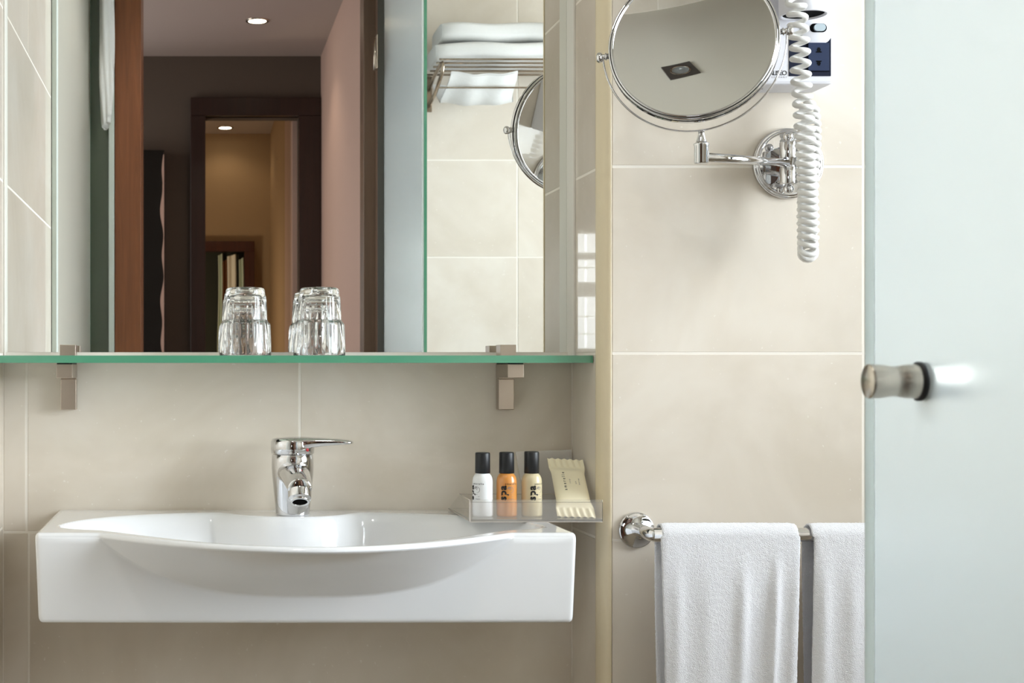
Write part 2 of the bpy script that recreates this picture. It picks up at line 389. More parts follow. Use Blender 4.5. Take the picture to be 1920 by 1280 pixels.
# hall behind the camera
HZ = 2.50
struct(MB().box(-1.7, 0.66, -1.47, 0.42, HZ, HZ+0.06).build('ceiling_hall', M['hallceil']), 'mauve grey ceiling of the dark hall', 'ceiling')
struct(MB().box(-1.7, 0.66, -3.5, 0.42, -0.08, 0).build('floor_hall', M['hfloor']), 'brown floor of the hall', 'floor')
struct(MB().box(0.55, 0.66, -1.47, 0.40, 0, HZ).build('wall_hall_right', M['pink']), 'pinkish hall wall right of the far frame')
b = MB(); b.box(-1.7, 0.036, -1.47, -1.37, 0, HZ); b.box(0.451, 0.66, -1.47, -1.37, 0, HZ); b.box(0.036, 0.451, -1.47, -1.37, 2.23, HZ)
struct(b.build('wall_hall_far', M['hallpaint']), 'dark grey brown far wall of the hall')
b = MB(); b.box(-1.7, -1.6, -1.37, -1.05, 0, HZ); b.box(-1.7, -1.6, 0.05, 0.44, 0, HZ); b.box(-1.7, -1.6, -1.05, 0.05, 0, 0.8); b.box(-1.7, -1.6, -1.05, 0.05, 2.3, HZ)
struct(b.build('wall_hall_left', M['hallpaint']), 'unseen left hall wall with an opening added for light')
struct(MB().box(-1.7, -0.41, 0.40, 0.438, 0, HZ).build('wall_hall_near', M['hallpaint']), 'hall side of the wall beside the doorway')
struct(MB().box(-0.253, 0.60, 0.395, 0.438, 2.36, HZ).build('wall_hall_lintel', M['hallpaint']), 'wall above the bathroom doorway')
# the room past the dark frame
b = MB(); b.box(-0.9, 0.43, -3.5, -3.42, 0, HZ); b.box(-0.98, -0.9, -3.5, -1.47, 0, HZ)
struct(b.build('wall_room_far', M['beige']), 'warm beige wall of the room past the dark frame')
struct(MB().box(0.43, 0.5, -3.5, -2.02, 0, HZ).build('wall_room_right', M['beige']), 'beige side wall beyond the dark frame')
struct(MB().box(0.43, 0.5, -2.02, -1.47, 0, HZ).build('wall_room_pink', M['pink']), 'narrow pale pink side wall just inside the dark frame')
struct(MB().box(-0.98, 0.5, -3.5, -1.47, HZ, HZ+0.06).build('ceiling_room', M['hallceil']), 'ceiling of the room past the dark frame', 'ceiling')

# doorway frame
df = struct(MB().box(-0.253, 0.60, 0.40, 0.585, 2.30, 2.36).build('trim_2', M['jamb']), 'brown wooden frame round the bathroom doorway', 'door frame')
MB().box(-0.253, -0.172, 0.40, 0.590, 0, 2.30, 0.002).build('jamb', M['jamb'], df)
j2 = MB().box(0.520, 0.60, 0.40, 0.50, 0, 2.30, 0.002).build('jamb', M['jamb2'], df); j2['label'] = 'grey brown jamb on the hinge side'
MB().box(0.556, 0.60, 0.50, 0.590, 0, 2.30, 0.002).build('jamb', M['jamb2'], df)

# frosted glass door, opened towards the basin
Hx, Hy, Ex, Ey = 0.551, 0.60, 0.589, 1.245
dang = math.atan2(-(Ex-Hx), Ey-Hy); dl = math.hypot(Ex-Hx, Ey-Hy)
DM = Matrix.Translation((Hx, Hy, 0)) @ Matrix.Rotation(dang, 4, 'Z')     # local y runs along the door
def place(mb, mtx): mb.v = [tuple(mtx @ Vector(p)) for p in mb.v]; return mb
door = struct(place(MB().box(0.0, 0.008, 0, dl-0.0015, 0.01, 2.29), DM).build('door_1', M['frost']), 'frosted glass door opened into the room at the right, with a round metal knob', 'door')
place(MB().box(0.0, 0.008, dl-0.0015, dl, 0.01, 2.29), DM).build('glass_edge', M['edge'], door)['label'] = 'green polished edge of the frosted door'
place(MB().box(-0.0008, 0.0, dl-0.020, dl-0.001, 0.01, 2.29), DM).build('edge_seal', M['seal'], door)
place(MB().box(-0.0012, 0.0, 0.004, 0.105, 0.01, 2.29), DM).build('hinge_side_strip', M['darkgreen'], door)['label'] = 'dark strip along the hinge side'  # thin dark green strip laid over the glass near the hinges
for z in (0.25, 2.072):
    h = place(MB().box(-0.006, 0.014, -0.016, 0.020, z-0.052, z+0.052, 0.002), DM).build('hinge', M['steel'], door)
    place(MB().lathe([(0.006, z-0.05), (0.006, z+0.05)], 16, Matrix.Translation((-0.004, -0.014, 0))), DM).build('hinge_pin', M['steel'], h)
kp = DM @ Vector((0.0, dl*(1.136-Hy)/(Ey-Hy), 0)); kz = 1.0915
dirx = (DM.to_3x3() @ Vector((-1, 0, 0)))
km = axis_m((kp.x, kp.y, kz), dirx)
prof = [(0.0, 0.0025), (0.0136, 0.0025)]+[(0.0139-0.0017*math.exp(-((t-0.022)/0.0075)**2), t) for t in [0.0025+0.0385*i/24 for i in range(25)]]+[(0.0137, 0.0418), (0.0132, 0.0422), (0, 0.0422)]
kn = MB().lathe(prof, 40, km).build('knob', M['steel'], door)
MB().lathe([(0.0155, 0.0), (0.0158, 0.001), (0.0158, 0.0035), (0.0145, 0.0042)], 40, km).build('washer', M['black'], kn)
km2 = axis_m(DM @ Vector((0.008, dl*(1.136-Hy)/(Ey-Hy), kz)), -dirx)
MB().lathe([(0.0155, 0.0), (0.0155, 0.003), (0.014, 0.003), (0.014, 0.03), (0.013, 0.031)], 32, km2).build('knob', M['steel'], door)

# left shower side: frosted screen, white posts, green glass strip
scr = thing('shower_screen', 'pale frosted shower screen with white posts at the left end of the mirror view', 'screen', (-0.33, 1.1, 0))
MB().box(-0.331, -0.327, 0.60, 1.646, 0.02, 2.44).build('pane', M['frost2'], scr)
MB().box(-0.334, -0.322, 1.646, 1.676, 0.0, 2.44, 0.002).build('post', M['post'], scr)
MB().box(-0.331, -0.3265, 0.594, 0.60, 0.02, 2.44).build('pane_edge', M['edge'], scr)
gs = thing('side_panel', 'dark green glass side panel between shower screen and brown door jamb', 'glass panel', (-0.30, 0.58, 0))
MB().box(-0.328, -0.272, 0.572, 0.580, 0.02, 2.44).build('pane', M['greenglass'], gs)
MB().box(-0.272, -0.2545, 0.572, 0.592, 0.0, 2.44, 0.002).build('post', M['post'], gs)

# ------------------------------------------------------------------ wall mirror
mir = thing('wall_mirror', 'large frameless wall mirror above the glass shelf', 'mirror', (0.155, 2.46, 1.13))
MB().box(-0.3335, 0.6445, 2.4570, 2.4625, 1.1325, 2.36).build('mirror_glass', M['mirror'], mir)
MB().box(-0.3345, 0.6445, 2.450, 2.4625, 1.1247, 1.1322).build('bottom_channel', M['white'], mir)
MB().box(0.6425, 0.6458, 2.410, 2.4565, 1.1260, 2.36).build('side_strip', M['white'], mir)
MB().box(-0.3347, -0.3325, 2.4400, 2.4565, 1.1260, 2.36).build('side_strip', M['white'], mir)

# ------------------------------------------------------------------ glass shelf on two brackets
sh = thing('glass_shelf', 'long green edged glass shelf below the mirror', 'shelf', (0.15, 2.37, 1.113))
MB().box(-0.333, 0.6435, 2.3015, 2.4288, 1.113, 1.125).build('glass_plate', M['shelfglass'], sh)
MB().box(-0.333, 0.6435, 2.3000, 2.3015, 1.113, 1.125).build('polished_edge', M['edge'], sh)
MB().box(0.6435, 0.6445, 2.3000, 2.4288, 1.113, 1.125).build('polished_edge', M['edge'], sh)
for x0, side, gx in ((-0.2335, 'left', 1), (0.514, 'right', -1)):
    x1 = x0+0.0268
    br = thing('shelf_bracket', 'brushed nickel clamp bracket under the %s end of the glass shelf' % side, 'bracket', ((x0+x1)/2, 2.43, 1.03), 'brackets of the glass shelf')
    MB().box(x0, x1, 2.408, 2.4295, 1.0335, 1.0865, 0.0012).build('wall_plate', M['nickel'], br)
    MB().box(x0, x1, 2.338, 2.4295, 1.0885, 1.1110, 0.0006).build('support_arm', M['nickel'], br)
    MB().box(x0+0.0008, x1-0.0008, 2.3385, 2.428, 1.1110, 1.1129).build('gasket', M['black'], br)
    MB().box(x0+0.001, x1-0.001, 2.41, 2.4295, 1.0865, 1.0885).build('spacer', M['nickel'], br)
    MB().box(x0, x1, 2.395, 2.4290, 1.1252, 1.1443, 0.0006).build('top_clamp', M['nickel'], br)
    MB().lathe([(0.0035, 1.1131), (0.0035, 1.1249)], 12, Matrix.Translation(((x0+x1)/2, 2.365, 0))).build('bolt', M['dark'], br)

# ------------------------------------------------------------------ tumblers
def tumbler(x, y, label):
    t = tag(bpy.data.objects.new('glass_tumbler', None), label, 'glass', 'upturned tumblers on the glass shelf')
    COL.objects.link(t); t.location = (x, y, 1.1252); PM[t.name] = Matrix.Translation((x, y, 1.1252))
    outer = [(0.0432, 0.0), (0.0440, 0.0015), (0.0440, 0.006), (0.0436, 0.020), (0.0428, 0.040), (0.0424, 0.0510), (0.0415, 0.0545), (0.0392, 0.0575),
             (0.0376, 0.0590), (0.0370, 0.0610), (0.0364, 0.075), (0.0356, 0.090), (0.0352, 0.0985), (0.0345, 0.1015), (0.0336, 0.1030), (0.0334, 0.106),
             (0.0328, 0.1110), (0.0312, 0.1140), (0.0285, 0.1152)]
    inner = [(0.0266, 0.1135), (0.0235, 0.1105), (0.0, 0.1085), ]
    cav = [(0.0, 0.1005), (0.020, 0.1000), (0.0275, 0.0975), (0.0305, 0.0930), (0.0322, 0.085), (0.0335, 0.075), (0.0352, 0.062), (0.0368, 0.050), (0.0388, 0.035), (0.0406, 0.018), (0.0418, 0.002), (0.0424, 0.0)]
    NF = 22
    def fl(i, a):
        if 2 < i < 7 or 8 < i < 13: return 0.020*abs(math.cos(NF*a/2))-0.012
        return 0
    mb = MB(); mm = Matrix.Translation((x, y, 1.1252))
    mb.lathe(outer+inner, 176, mm, cap=False, flute=fl)
    mb.lathe(cav, 176, mm, cap=False)
    # close the rim
    n0 = 0; nout = len(outer+inner)*176; last = nout+(len(cav)-1)*176
    mb.f += [(k, (k+1) % 176, last+(k+1) % 176, last+k) for k in range(176)]; mb.sm += [True]*176
    mb.build('glass_body', M['tumbler'], t)
tumbler(0.0812, 2.390, 'left of two upturned ribbed glass tumblers on the shelf')
tumbler(0.2065, 2.390, 'right of two upturned ribbed glass tumblers on the shelf')

# ------------------------------------------------------------------ wash basin
def sstep(x): x = max(0.0, min(1.0, x)); return x*x*(3-2*x)
BT, BB, BC = 0.861, 0.7285, 0.160
def bulge(x):
    s = (x-BC)/0.305; return 0.140*max(0.0, 1-s*s)**1.1
def basin_top(x, y):
    t = (x-BC)/0.372; 
    if abs(t) >= 1: return 0.0
    e = (1-abs(t)**2.6)**0.5; s = (x-BC)/0.305
    yb = 2.165+0.228*e; yf_ = 2.165-(0.078+0.138*max(0.0, 1-s*s))*e
    m = min((yb-y)/0.055, (y-yf_)/0.085)
    if m <= 0: return 0.0
    k = math.hypot(x-(BC-0.004), (y-2.425))-0.118
    # the bowl gets shallower towards its pointed ends
    dd = 0.045+0.065*(1-abs(t)**1.6)
    yf = 2.08-bulge(x); q = max(0.0, (y-yf)/(2.08-yf+1e-6)) if yf < 2.0799 else 1.0
    drop = 0.082*(1-(1-max(0.0, 1-s*s))**1.5)
    lim = drop*min(1.0, q)**1.05-0.004+max(0.0, y-2.08)*1.6 if q < 1 or y < 2.14 else 1.0
    return min(dd*sstep(m)*sstep(k/0.030), max(0.0015*sstep(m*3), lim))
def basin_loop(x, off, xx):
    yf = 2.08-bulge(x)+off; yb = 2.4297; zt = BT-off; zb = BB+off; r = 0.007
    dip = 0.004*bulge(x)/0.14
    loop = []
    NV = 130
    for j in range(NV+1):
        y = yb+(yf+r-yb)*j/NV
        edge = sstep((y-(yf+r))/0.05)
        loop.append((xx, y, zt-dip*(1-edge)-basin_top(x, y)))
    for k in range(1, 7):
        a = k/6*PI/2; loop.append((xx, yf+r-r*math.sin(a), zt-dip-r+r*math.cos(a)))
    s = (x-BC)/0.305; w = max(0.0, 1-s*s)
    zi = zt-dip-r-0.082*(1-(1-w)**1.5)-0.0005
    z0 = zt-dip-r; yface = 2.08+off-0.004*(1-((x-BC)/0.4)**2)
    y0 = yf
    for k in range(1, 25):
        q = k/24; loop.append((xx, y0+(yface-y0)*(0.55*q+0.45*math.sin(q*PI/2)), z0+(zi-z0)*q))
    yy = loop[-1][1]
    for k in range(1, 15):
        loop.append((xx, yy, zi+(zb+0.006-zi)*k/14))
    for k in range(1, 5):
        a = k/4*PI/2; loop.append((xx, yy+0.006-0.006*math.cos(a), zb+0.006-0.006*math.sin(a)))
    for k in range(1, 5): loop.append((xx, yy+0.006+(yb-yy-0.006)*k/4, zb))
    return loop
bs = tag(bpy.data.objects.new('washbasin', None), 'wide white ceramic washbasin with a bowed front, hung on the tiled wall', 'washbasin')
COL.objects.link(bs); bs.location = (BC, 2.43, BB); PM[bs.name] = Matrix.Translation((BC, 2.43, BB))
R0 = 0.007
# corner rounding: x measured from the side, off is how far the section shrinks
cols = [(-0.4+R0*(1-math.cos(k/6*PI/2)), R0*(1-math.sin(k/6*PI/2))) for k in range(7)]
NX = 230
cols += [(-0.4+R0+(0.8-2*R0)*i/NX, 0.0) for i in range(1, NX)]
cols += [(0.4-R0*(1-math.cos(k/6*PI/2)), R0*(1-math.sin(k/6*PI/2))) for k in range(6, -1, -1)]
vs = []; nl = None
for (dx, off) in cols:
    lp = basin_loop(BC+dx, off, BC+dx)
    # sides lean in a little towards the bottom
    lp = [(p[0]-0.0055*(dx/0.4)*(BT-p[2])/(BT-BB), p[1], p[2]) for p in lp]
    nl = len(lp); vs += lp
fs = []
for i in range(len(cols)-1):
    for j in range(nl):
        j2 = (j+1) % nl; fs.append((i*nl+j, i*nl+j2, (i+1)*nl+j2, (i+1)*nl+j))
# side caps: rows joined with an inner copy so that the outline stays clean
fs.append(tuple(range(nl))); fs.append(tuple((len(cols)-1)*nl+j for j in range(nl))[::-1])
mb = MB(); mb.add(vs, fs, True); mb.sm[-1] = mb.sm[-2] = False
mb.build('basin_bowl', M['ceramic'], bs)
MB().lathe([(0.0, BT-0.1085), (0.021, BT-0.1085), (0.023, BT-0.1095), (0.023, BT-0.112)], 32, Matrix.Translation((BC, 2.15, 0))).build('drain', M['chrome'], bs)

# ------------------------------------------------------------------ tap
fx, fy = 0.1585, 2.348
tap = thing('basin_tap', 'chrome single lever tap standing on the back of the basin', 'tap', (fx, fy, BT))
T0 = Matrix.Translation((fx, fy, 0))
MB().lathe([(0.0280, BT-0.001), (0.0284, BT+0.002), (0.0290, BT+0.012), (0.0308, BT+0.030), (0.0328, BT+0.050), (0.0345, BT+0.068), (0.0350, BT+0.080), (0.0347, BT+0.092), (0.0338, BT+0.100), (0.0325, BT+0.1012)], 48, T0).build('tap_body', M['chrome'], tap)
MB().lathe([(0.0345, BT+0.1015), (0.0358, BT+0.1025), (0.0365, BT+0.112), (0.0362, BT+0.1215), (0.0340, BT+0.1260), (0.024, BT+0.1285), (0, BT+0.1290)], 48, T0).build('tap_cap', M['chrome'], tap)
# spout: a tapering tube that leaves the body forwards and dips
sp = [(0.0, -0.004, 0.070), (0.0, -0.030, 0.070), (0.0, -0.065, 0.069), (0.0, -0.100, 0.066), (0.0, -0.135, 0.062), (0, -0.156, 0.0595), (0, -0.165, 0.0580), (0, -0.1690, 0.0575)]
def srad(q):
    r = 0.028+(0.0185-0.028)*min(1, q*1.35)
    if q > 0.86: r *= max(0.2, math.sqrt(max(0.0, 1-((q-0.86)/0.15)**2)))
    return (r*0.82, r)
pts = []
for i in range(29):
    u = i/28*(len(sp)-1); k = min(int(u), len(sp)-2); f = u-k
    pts.append(Vector(sp[k]).lerp(Vector(sp[k+1]), f)+Vector((fx, fy, BT)))
MB().tube(pts, srad, 28, flat=(0, 0, 1)).build('spout', M['chrome'], tap)
am = axis_m((fx, fy-0.162, BT+0.0475), (0, -0.60, -1))
ar = MB().lathe([(0.0178, -0.006), (0.0178, 0.006), (0.0172, 0.0085), (0.0150, 0.0088), (0.0150, 0.0128), (0.0145, 0.0135), (0.0118, 0.0136), (0.0115, 0.0125), (0.0113, 0.006)], 36, am, cap=False).build('aerator', M['chrome'], tap)
MB().lathe([(0.0, 0.0085), (0.0116, 0.0085)], 24, am).build('outlet', M['dark'], tap)
# lever: loft from the cap to a thin flat tip on the right
ld = Vector((1.0, -0.26, 0)).normalized(); ln = Vector((-ld.y, ld.x, 0))
secs = [(-0.030, 0.020, 0.106, 0.1255), (-0.015, 0.031, 0.1035, 0.1290), (0.0, 0.0350, 0.1030, 0.1300), (0.018, 0.030, 0.1035, 0.1300), (0.026, 0.0275, 0.1085, 0.1296), (0.036, 0.0250, 0.1118, 0.1290),
        (0.055, 0.0215, 0.1145, 0.1282), (0.075, 0.0185, 0.1165, 0.1270), (0.090, 0.0160, 0.1176, 0.1255), (0.098, 0.0120, 0.1185, 0.1240), (0.1005, 0.006, 0.1200, 0.1225)]
vs = []; fs = []; K = 20
for (d, wd, z0, z1) in secs:
    for k in range(K):
        a = 2*PI*k/K; cx = math.copysign(abs(math.cos(a))**0.6, math.cos(a)); cz = math.copysign(abs(math.sin(a))**0.6, math.sin(a))
        p = Vector((fx, fy, BT))+ld*d+ln*wd*cx+Vector((0, 0, (z0+z1)/2+(z1-z0)/2*cz)); vs.append(p)
for i in range(len(secs)-1):
    for k in range(K): k2 = (k+1) % K; fs.append((i*K+k, i*K+k2, (i+1)*K+k2, (i+1)*K+k))
fs += [tuple(range(K)), tuple((len(secs)-1)*K+k for k in range(K))]
MB().add(vs, fs, True).build('lever', M['chrome'], tap)
MB().lathe([(0, 0.0372), (0.0026, 0.0372), (0.0026, 0.034)], 16, axis_m((fx, fy, BT+0.109), (0.78, -1, 0))).build('temperature_dot', M['red'], tap)['label'] = 'red dot for hot water'

# ------------------------------------------------------------------ lettering helper
def text_mesh(body, size, bold=False, spacing=1.0, ext=0.0):
    cu = bpy.data.curves.new('lettering', 'FONT'); cu.body = body; cu.size = size; cu.space_character = spacing
    cu.align_x = 'CENTER'; cu.align_y = 'CENTER'; cu.resolution_u = 3
    if bold: cu.offset = size*0.014
    o = bpy.data.objects.new('tmp', cu); COL.objects.link(o)
    dg = bpy.context.evaluated_depsgraph_get(); dg.update()
    me = o.evaluated_get(dg).to_mesh(); V = [v.co.copy() for v in me.vertices]; Fc = [tuple(p.vertices) for p in me.polygons]
    o.evaluated_get(dg).to_mesh_clear(); bpy.data.objects.remove(o); bpy.data.curves.remove(cu)
    return V, Fc
def lettering(fn, items, parent, material, name='lettering'):
    """items: (text, size, cu, cv, rotated, bold, spacing); fn maps (u, v) to a point on the surface"""
    mb = MB()
    for (t, size, cu_, cv_, rot, bold, spc) in items:
        V, Fc = text_mesh(t, size, bold, spc)
        P = []
        for v in V:
            a, c = v.x, v.y
            if rot: a, c = -v.y, v.x
            P.append(fn(cu_+a, cv_+c))
        mb.add(P, Fc)
    return mb.build(name, material, parent, fix=False)

# ------------------------------------------------------------------ tray with toiletries
TZ = 0.8655
tray = thing('acrylic_tray', 'clear acrylic tray on the right end of the basin, holding small bottles', 'tray', (0.535, 2.33, 0.8617))
MB().box(0.431, 0.640, 2.2325, 2.420, 0.8619, TZ).build('tray_base', M['acrylic'], tray)
MB().box(0.431, 0.640, 2.2290, 2.2320, 0.8619, 0.8925).build('front_lip', M['lip'], tray)
MB().box(0.431, 0.640, 2.2275, 2.2335, 0.8925, 0.8965, 0.0008).build('lip_rim', M['acrylic'], tray)
b = MB(); b.box(0.4296, 0.4312, 2.2280, 2.2335, 0.8619, 0.8963); b.box(0.431, 0.640, 2.2285, 2.2320, 0.8612, 0.8622)
b.tube([(0.4305, 2.231, 0.8625), (0.4305, 2.42, 0.8640)], 0.0008, 6); b.tube([(0.4305, 2.231, 0.8955), (0.450, 2.42, 0.889)], 0.0010, 6)
b.tube([(0.450, 2.42, 0.889), (0.640, 2.42, 0.889)], 0.0007, 6); b.tube([(0.431, 2.42, 0.8640), (0.640, 2.42, 0.8640)], 0.0007, 6)
b.build('tray_edges', M['acryedge'], tray)
MB().add([(0.4305, 2.231, 0.8625), (0.4305, 2.42, 0.8640), (0.450, 2.42, 0.889), (0.4305, 2.231, 0.8955)], [(0, 1, 2, 3)]).build('side_panel', M['acrylic'], tray)
bp = clear('hazy_acrylic', (0.99, 0.99, 0.99, 1), 0.35, (1.0, 0.98, 0.96, 1), 1.3)
b = MB(); b.prism([(0.565, TZ), (0.6425, TZ), (0.6425, 0.9645), (0.5465, 0.9615), (0.553, 0.925)], 2.4235, 2.4265, 'xz'); b.build('back_panel', bp, tray)

def bottle(x, y, m, label, phi_spa, h=0.1028):
    t = thing('toiletry_bottle', label, 'bottle', (x, y, TZ), 'toiletry bottles in the clear tray')
    T = Matrix.Translation((x, y, TZ+0.0003)); r = 0.0163
    MB().lathe([(0.0148, 0.0), (0.0160, 0.0012), (r, 0.003), (r, 0.052), (0.0161, 0.057), (0.0153, 0.0615), (0.0136, 0.0655), (0.0112, 0.0682), (0.0100, 0.0695), (0.0100, 0.0710)], 48, T).build('bottle_body', m, t)
    MB().lathe([(0.0116, 0.0692), (0.0121, 0.0698), (0.0118, h-0.002), (0.0113, h-0.0004), (0.0100, h)], 40, T).build('cap', M['cap'], t)
    base = math.atan2(-y, -x)          # towards the doorway
    def fn(p0):
        def f(u, v):
            a = base+math.radians(p0)+u/(r+0.0002); return (x+(r+0.00015)*math.cos(a), y+(r+0.00015)*math.sin(a), TZ+v)
        return f
    lettering(fn(phi_spa), [('spa', 0.0165, du, 0.0385+dv, True, True, 1.12) for du in (-0.0004, 0.0, 0.0004) for dv in (-0.0004, 0.0004)], t, M['ink'])
    lettering(fn(phi_spa+44), [('amerelle', 0.0040, 0.0010, 0.0530, False, True, 1.45)], t, M['ink'])
    # the ring shaped flourish and the unreadable small print under the name
    f = fn(phi_spa+44); mb = MB()
    def stroke(P, wd):
        for i in range(len(P)-1):
            (a, b_), (c, d) = P[i], P[i+1]; L_ = math.hypot(c-a, d-b_) or 1e-9
            ww = wd if not callable(wd) else wd(i/(len(P)-1)); nx, ny = -(d-b_)/L_*ww, (c-a)/L_*ww
            mb.add([f(a+nx, b_+ny), f(c+nx, d+ny), f(c-nx, d-ny), f(a-nx, b_-ny)], [(0, 1, 2, 3)])
    stroke([(-0.001+0.0055*math.cos(a), 0.0435+0.0048*math.sin(a)) for a in [math.radians(150-i*12) for i in range(21)]], lambda q: 0.00012+0.00020*math.sin(q*PI))
    stroke([(-0.0065+0.0075*q, 0.0445+0.0035*math.sin(q*PI)) for q in [i/12 for i in range(13)]], lambda q: 0.00010+0.00055*math.sin(q*PI))
    stroke([(-0.0060+0.0060*q, 0.0440+0.0020*math.sin(q*PI*1.2)) for q in [i/12 for i in range(13)]], lambda q: 0.00010+0.00040*math.sin(q*PI))
    for (u0, u1, v) in ((-0.0055, 0.0005, 0.0360), (0.0012, 0.0042, 0.0325), (-0.004, 0.005, 0.0290), (-0.002, 0.0052, 0.0280)):
        stroke([(u0+(u1-u0)*i/4, v) for i in range(5)], 0.00022)
    mb.build('print', M['greyink'], t, fix=False)
bottle(0.4608, 2.280, M['bwhite'], 'white bottle with black cap, leftmost of three in the clear tray', -76, 0.1026)
bottle(0.4995, 2.280, M['borange'], 'orange bottle with black cap, between two others in the clear tray', -20, 0.1032)
bottle(0.5400, 2.280, M['bcream'], 'pale yellow bottle with black cap, next to the cream sachet', 4, 0.1042)

# soap sachet leaning in the corner
P00, P10, P01, P11 = Vector((0.5785, 2.262, TZ+0.0012)), Vector((0.6330, 2.250, TZ+0.0012)), Vector((0.5895, 2.372, 0.9530)), Vector((0.6405, 2.352, 0.9510))
sn = (P10-P00).cross(P01-P00).normalized()
if sn.y > 0: sn = -sn
def sach(u, v, side=1, lift=0.0):
    p = P00.lerp(P10, u).lerp(P01.lerp(P11, u), v)
    e = max(0.0, min(1.0, (v-0.13)/0.14))*max(0.0, min(1.0, (0.86-v)/0.14)); e = sstep(e)
    th = 0.0070*e*(max(0.0, 1-abs(2*u-1)**3.2))**0.6+0.0004
    if v < 0.15 or v > 0.85: th += 0.0011*math.sin(u*37+v*9)*(1-e)*side
    k = 1+0.06*(1-e)-0.03*e
    cu_ = P00.lerp(P10, 0.5).lerp(P01.lerp(P11, 0.5), v); p = cu_+(p-cu_)*k
    return p+sn*(th*side+lift)
sc_ = tag(MB().grid(lambda u, v: sach(u, v, 1), 44, 60).grid(lambda u, v: sach(u, v, -1), 44, 60).build('soap_sachet', M['sachet']), 'cream wrapped soap sachet leaning at the right end of the tray', 'soap')
W_, H_ = (P10-P00).length, (P01-P00).length
def sfn(u, v): return sach(max(0, min(1, u/W_)), max(0, min(1, v/H_)), 1, 0.0004)
lettering(sfn, [('amerelle', 0.0072, W_*0.33, H_*0.55, True, True, 1.75)], sc_, M['ink'])
lettering(sfn, [('soap', 0.0040, W_*0.49, H_*0.55, True, False, 1.5), ('pure', 0.0036, W_*0.66, H_*0.53, True, False, 1.0), ('luxury soap', 0.0034, W_*0.76, H_*0.55, True, False, 1.0)], sc_, M['greyink'])

# ------------------------------------------------------------------ towel rail and towels
RY, RZ, RR = 2.175, 0.8475, 0.0108
rail = thing('towel_rail', 'chrome towel rail on a round wall rose, carrying two white towels', 'towel rail', (0.70, 2.258, RZ))
MB().lathe([(0.0, 0.0), (0.0285, 0.0), (0.0290, 0.003), (0.0280, 0.006), (0.0262, 0.0068), (0.0125, 0.0085), (0.0115, 0.0110), (0.0, 0.0112)], 48, axis_m((0.7015, 2.258, RZ-0.002), (0, -1, 0))).build('wall_rose', M['chrome'], rail)
MB().tube([(0.7015, 2.252, RZ), (0.7015, 2.21, RZ), (0.7015, RY+0.010, RZ), (0.7030, RY+0.004, RZ), (0.7060, RY+0.001, RZ), (0.711, RY, RZ)], RR, 24, flat=(0, 0, 1)).build('arm', M['chrome'], rail)
MB().tube([(0.702, RY, RZ), (1.0, RY, RZ), (1.30, RY, RZ)], RR, 24).build('bar', M['chrome'], rail)
MB().lathe([(0.0, 0.0), (0.0285, 0.0), (0.0290, 0.003), (0.0280, 0.006), (0.0125, 0.0085), (0, 0.0112)], 48, axis_m((1.29, 2.258, RZ-0.002), (0, -1, 0))).build('wall_rose', M['chrome'], rail)
MB().tube([(1.29, 2.252, RZ), (1.29, RY, RZ)], RR, 24).build('arm', M['chrome'], rail)
def towel(x0, x1, zf, zb, seed, label, folds):
    rr = RR+0.0052; th = 0.0050
    def center(s):      # s in metres along the cloth, starting at the front hem
        Lf = RZ-zf; La = PI*rr
        if s < Lf: return RY-rr, zf+s, 0
        if s < Lf+La:
            a = (s-Lf)/rr; return RY-rr*math.cos(a), RZ+rr*math.sin(a), 1
        return RY+rr, RZ-(s-Lf-La), 2
    total = (RZ-zf)+PI*rr+(RZ-zb)
    rnd = random.Random(seed); ph = [rnd.uniform(0, 6.28) for _ in range(8)]
    def surf(u, v, side):
        s = v*total; y, z, seg = center(s); x = x0+(x1-x0)*u
        hang = max(0.0, RZ-z)
        wob = 0.0
        if seg == 0:
            for (c, wd, amp) in folds: wob += amp*math.exp(-((u-c-0.03*math.sin(hang*6+ph[0]))/wd)**2)*sstep(hang/0.12)
            wob += 0.0016*math.sin(u*9+hang*7+ph[1])*sstep(hang/0.1)
            x += 0.0035*math.sin(hang*9+ph[2])*(u*2-1)-0.010*hang*(u-0.2)
            y -= wob+0.012*hang
        elif seg == 2:
            y += 0.0015*math.sin(u*8+hang*5+ph[3])*sstep(hang/0.1)
            x += 0.002*math.sin(hang*12+ph[4])
        # terry roughness of the outline
        e = 1-abs(2*u-1)**18
        t = th*side*0.5*max(0.12, e)**0.5
        Lf = RZ-zf; La = PI*rr
        if seg == 0: ny, nz = -1, 0
        elif seg == 2: ny, nz = 1, 0
        else: a = (s-Lf)/rr; ny, nz = -math.cos(a), math.sin(a)
        j = rnd.uniform(-1, 1)*0.00045
        return (x+rnd.uniform(-1, 1)*0.0003, y+ny*(t+j), z+nz*(t+j))
    NU, NV = 90, 300
    mb = MB(); mb.grid(lambda u, v: surf(u, v, 1), NU, NV); mb.grid(lambda u, v: surf(u, v, -1), NU, NV)
    off = (NU+1)*(NV+1)
    for j in range(NV):
        for i in (0, NU): a = j*(NU+1)+i; mb.f.append((a, a+NU+1, off+a+NU+1, off+a)); mb.sm.append(True)
    for i in range(NU):
        for j in (0, NV): a = j*(NU+1)+i; mb.f.append((a, a+1, off+a+1, off+a)); mb.sm.append(True)
    return tag(mb.build('towel', M['terry']), label, 'towel', 'white towels hanging on the rail')
towel(0.7115, 0.9195, 0.50, 0.53, 3, 'left white terry towel on the chrome rail, seen whole in width', [(0.56, 0.05, 0.006), (0.80, 0.035, 0.007), (0.08, 0.05, 0.003), (0.95, 0.04, 0.003), (0.30, 0.07, 0.002)])
towel(0.9400, 1.1600, 0.49, 0.52, 5, 'right white terry towel on the rail, partly behind the frosted door', [(0.10, 0.05, 0.005), (0.30, 0.06, 0.004), (0.6, 0.06, 0.006), (0.85, 0.05, 0.005)])

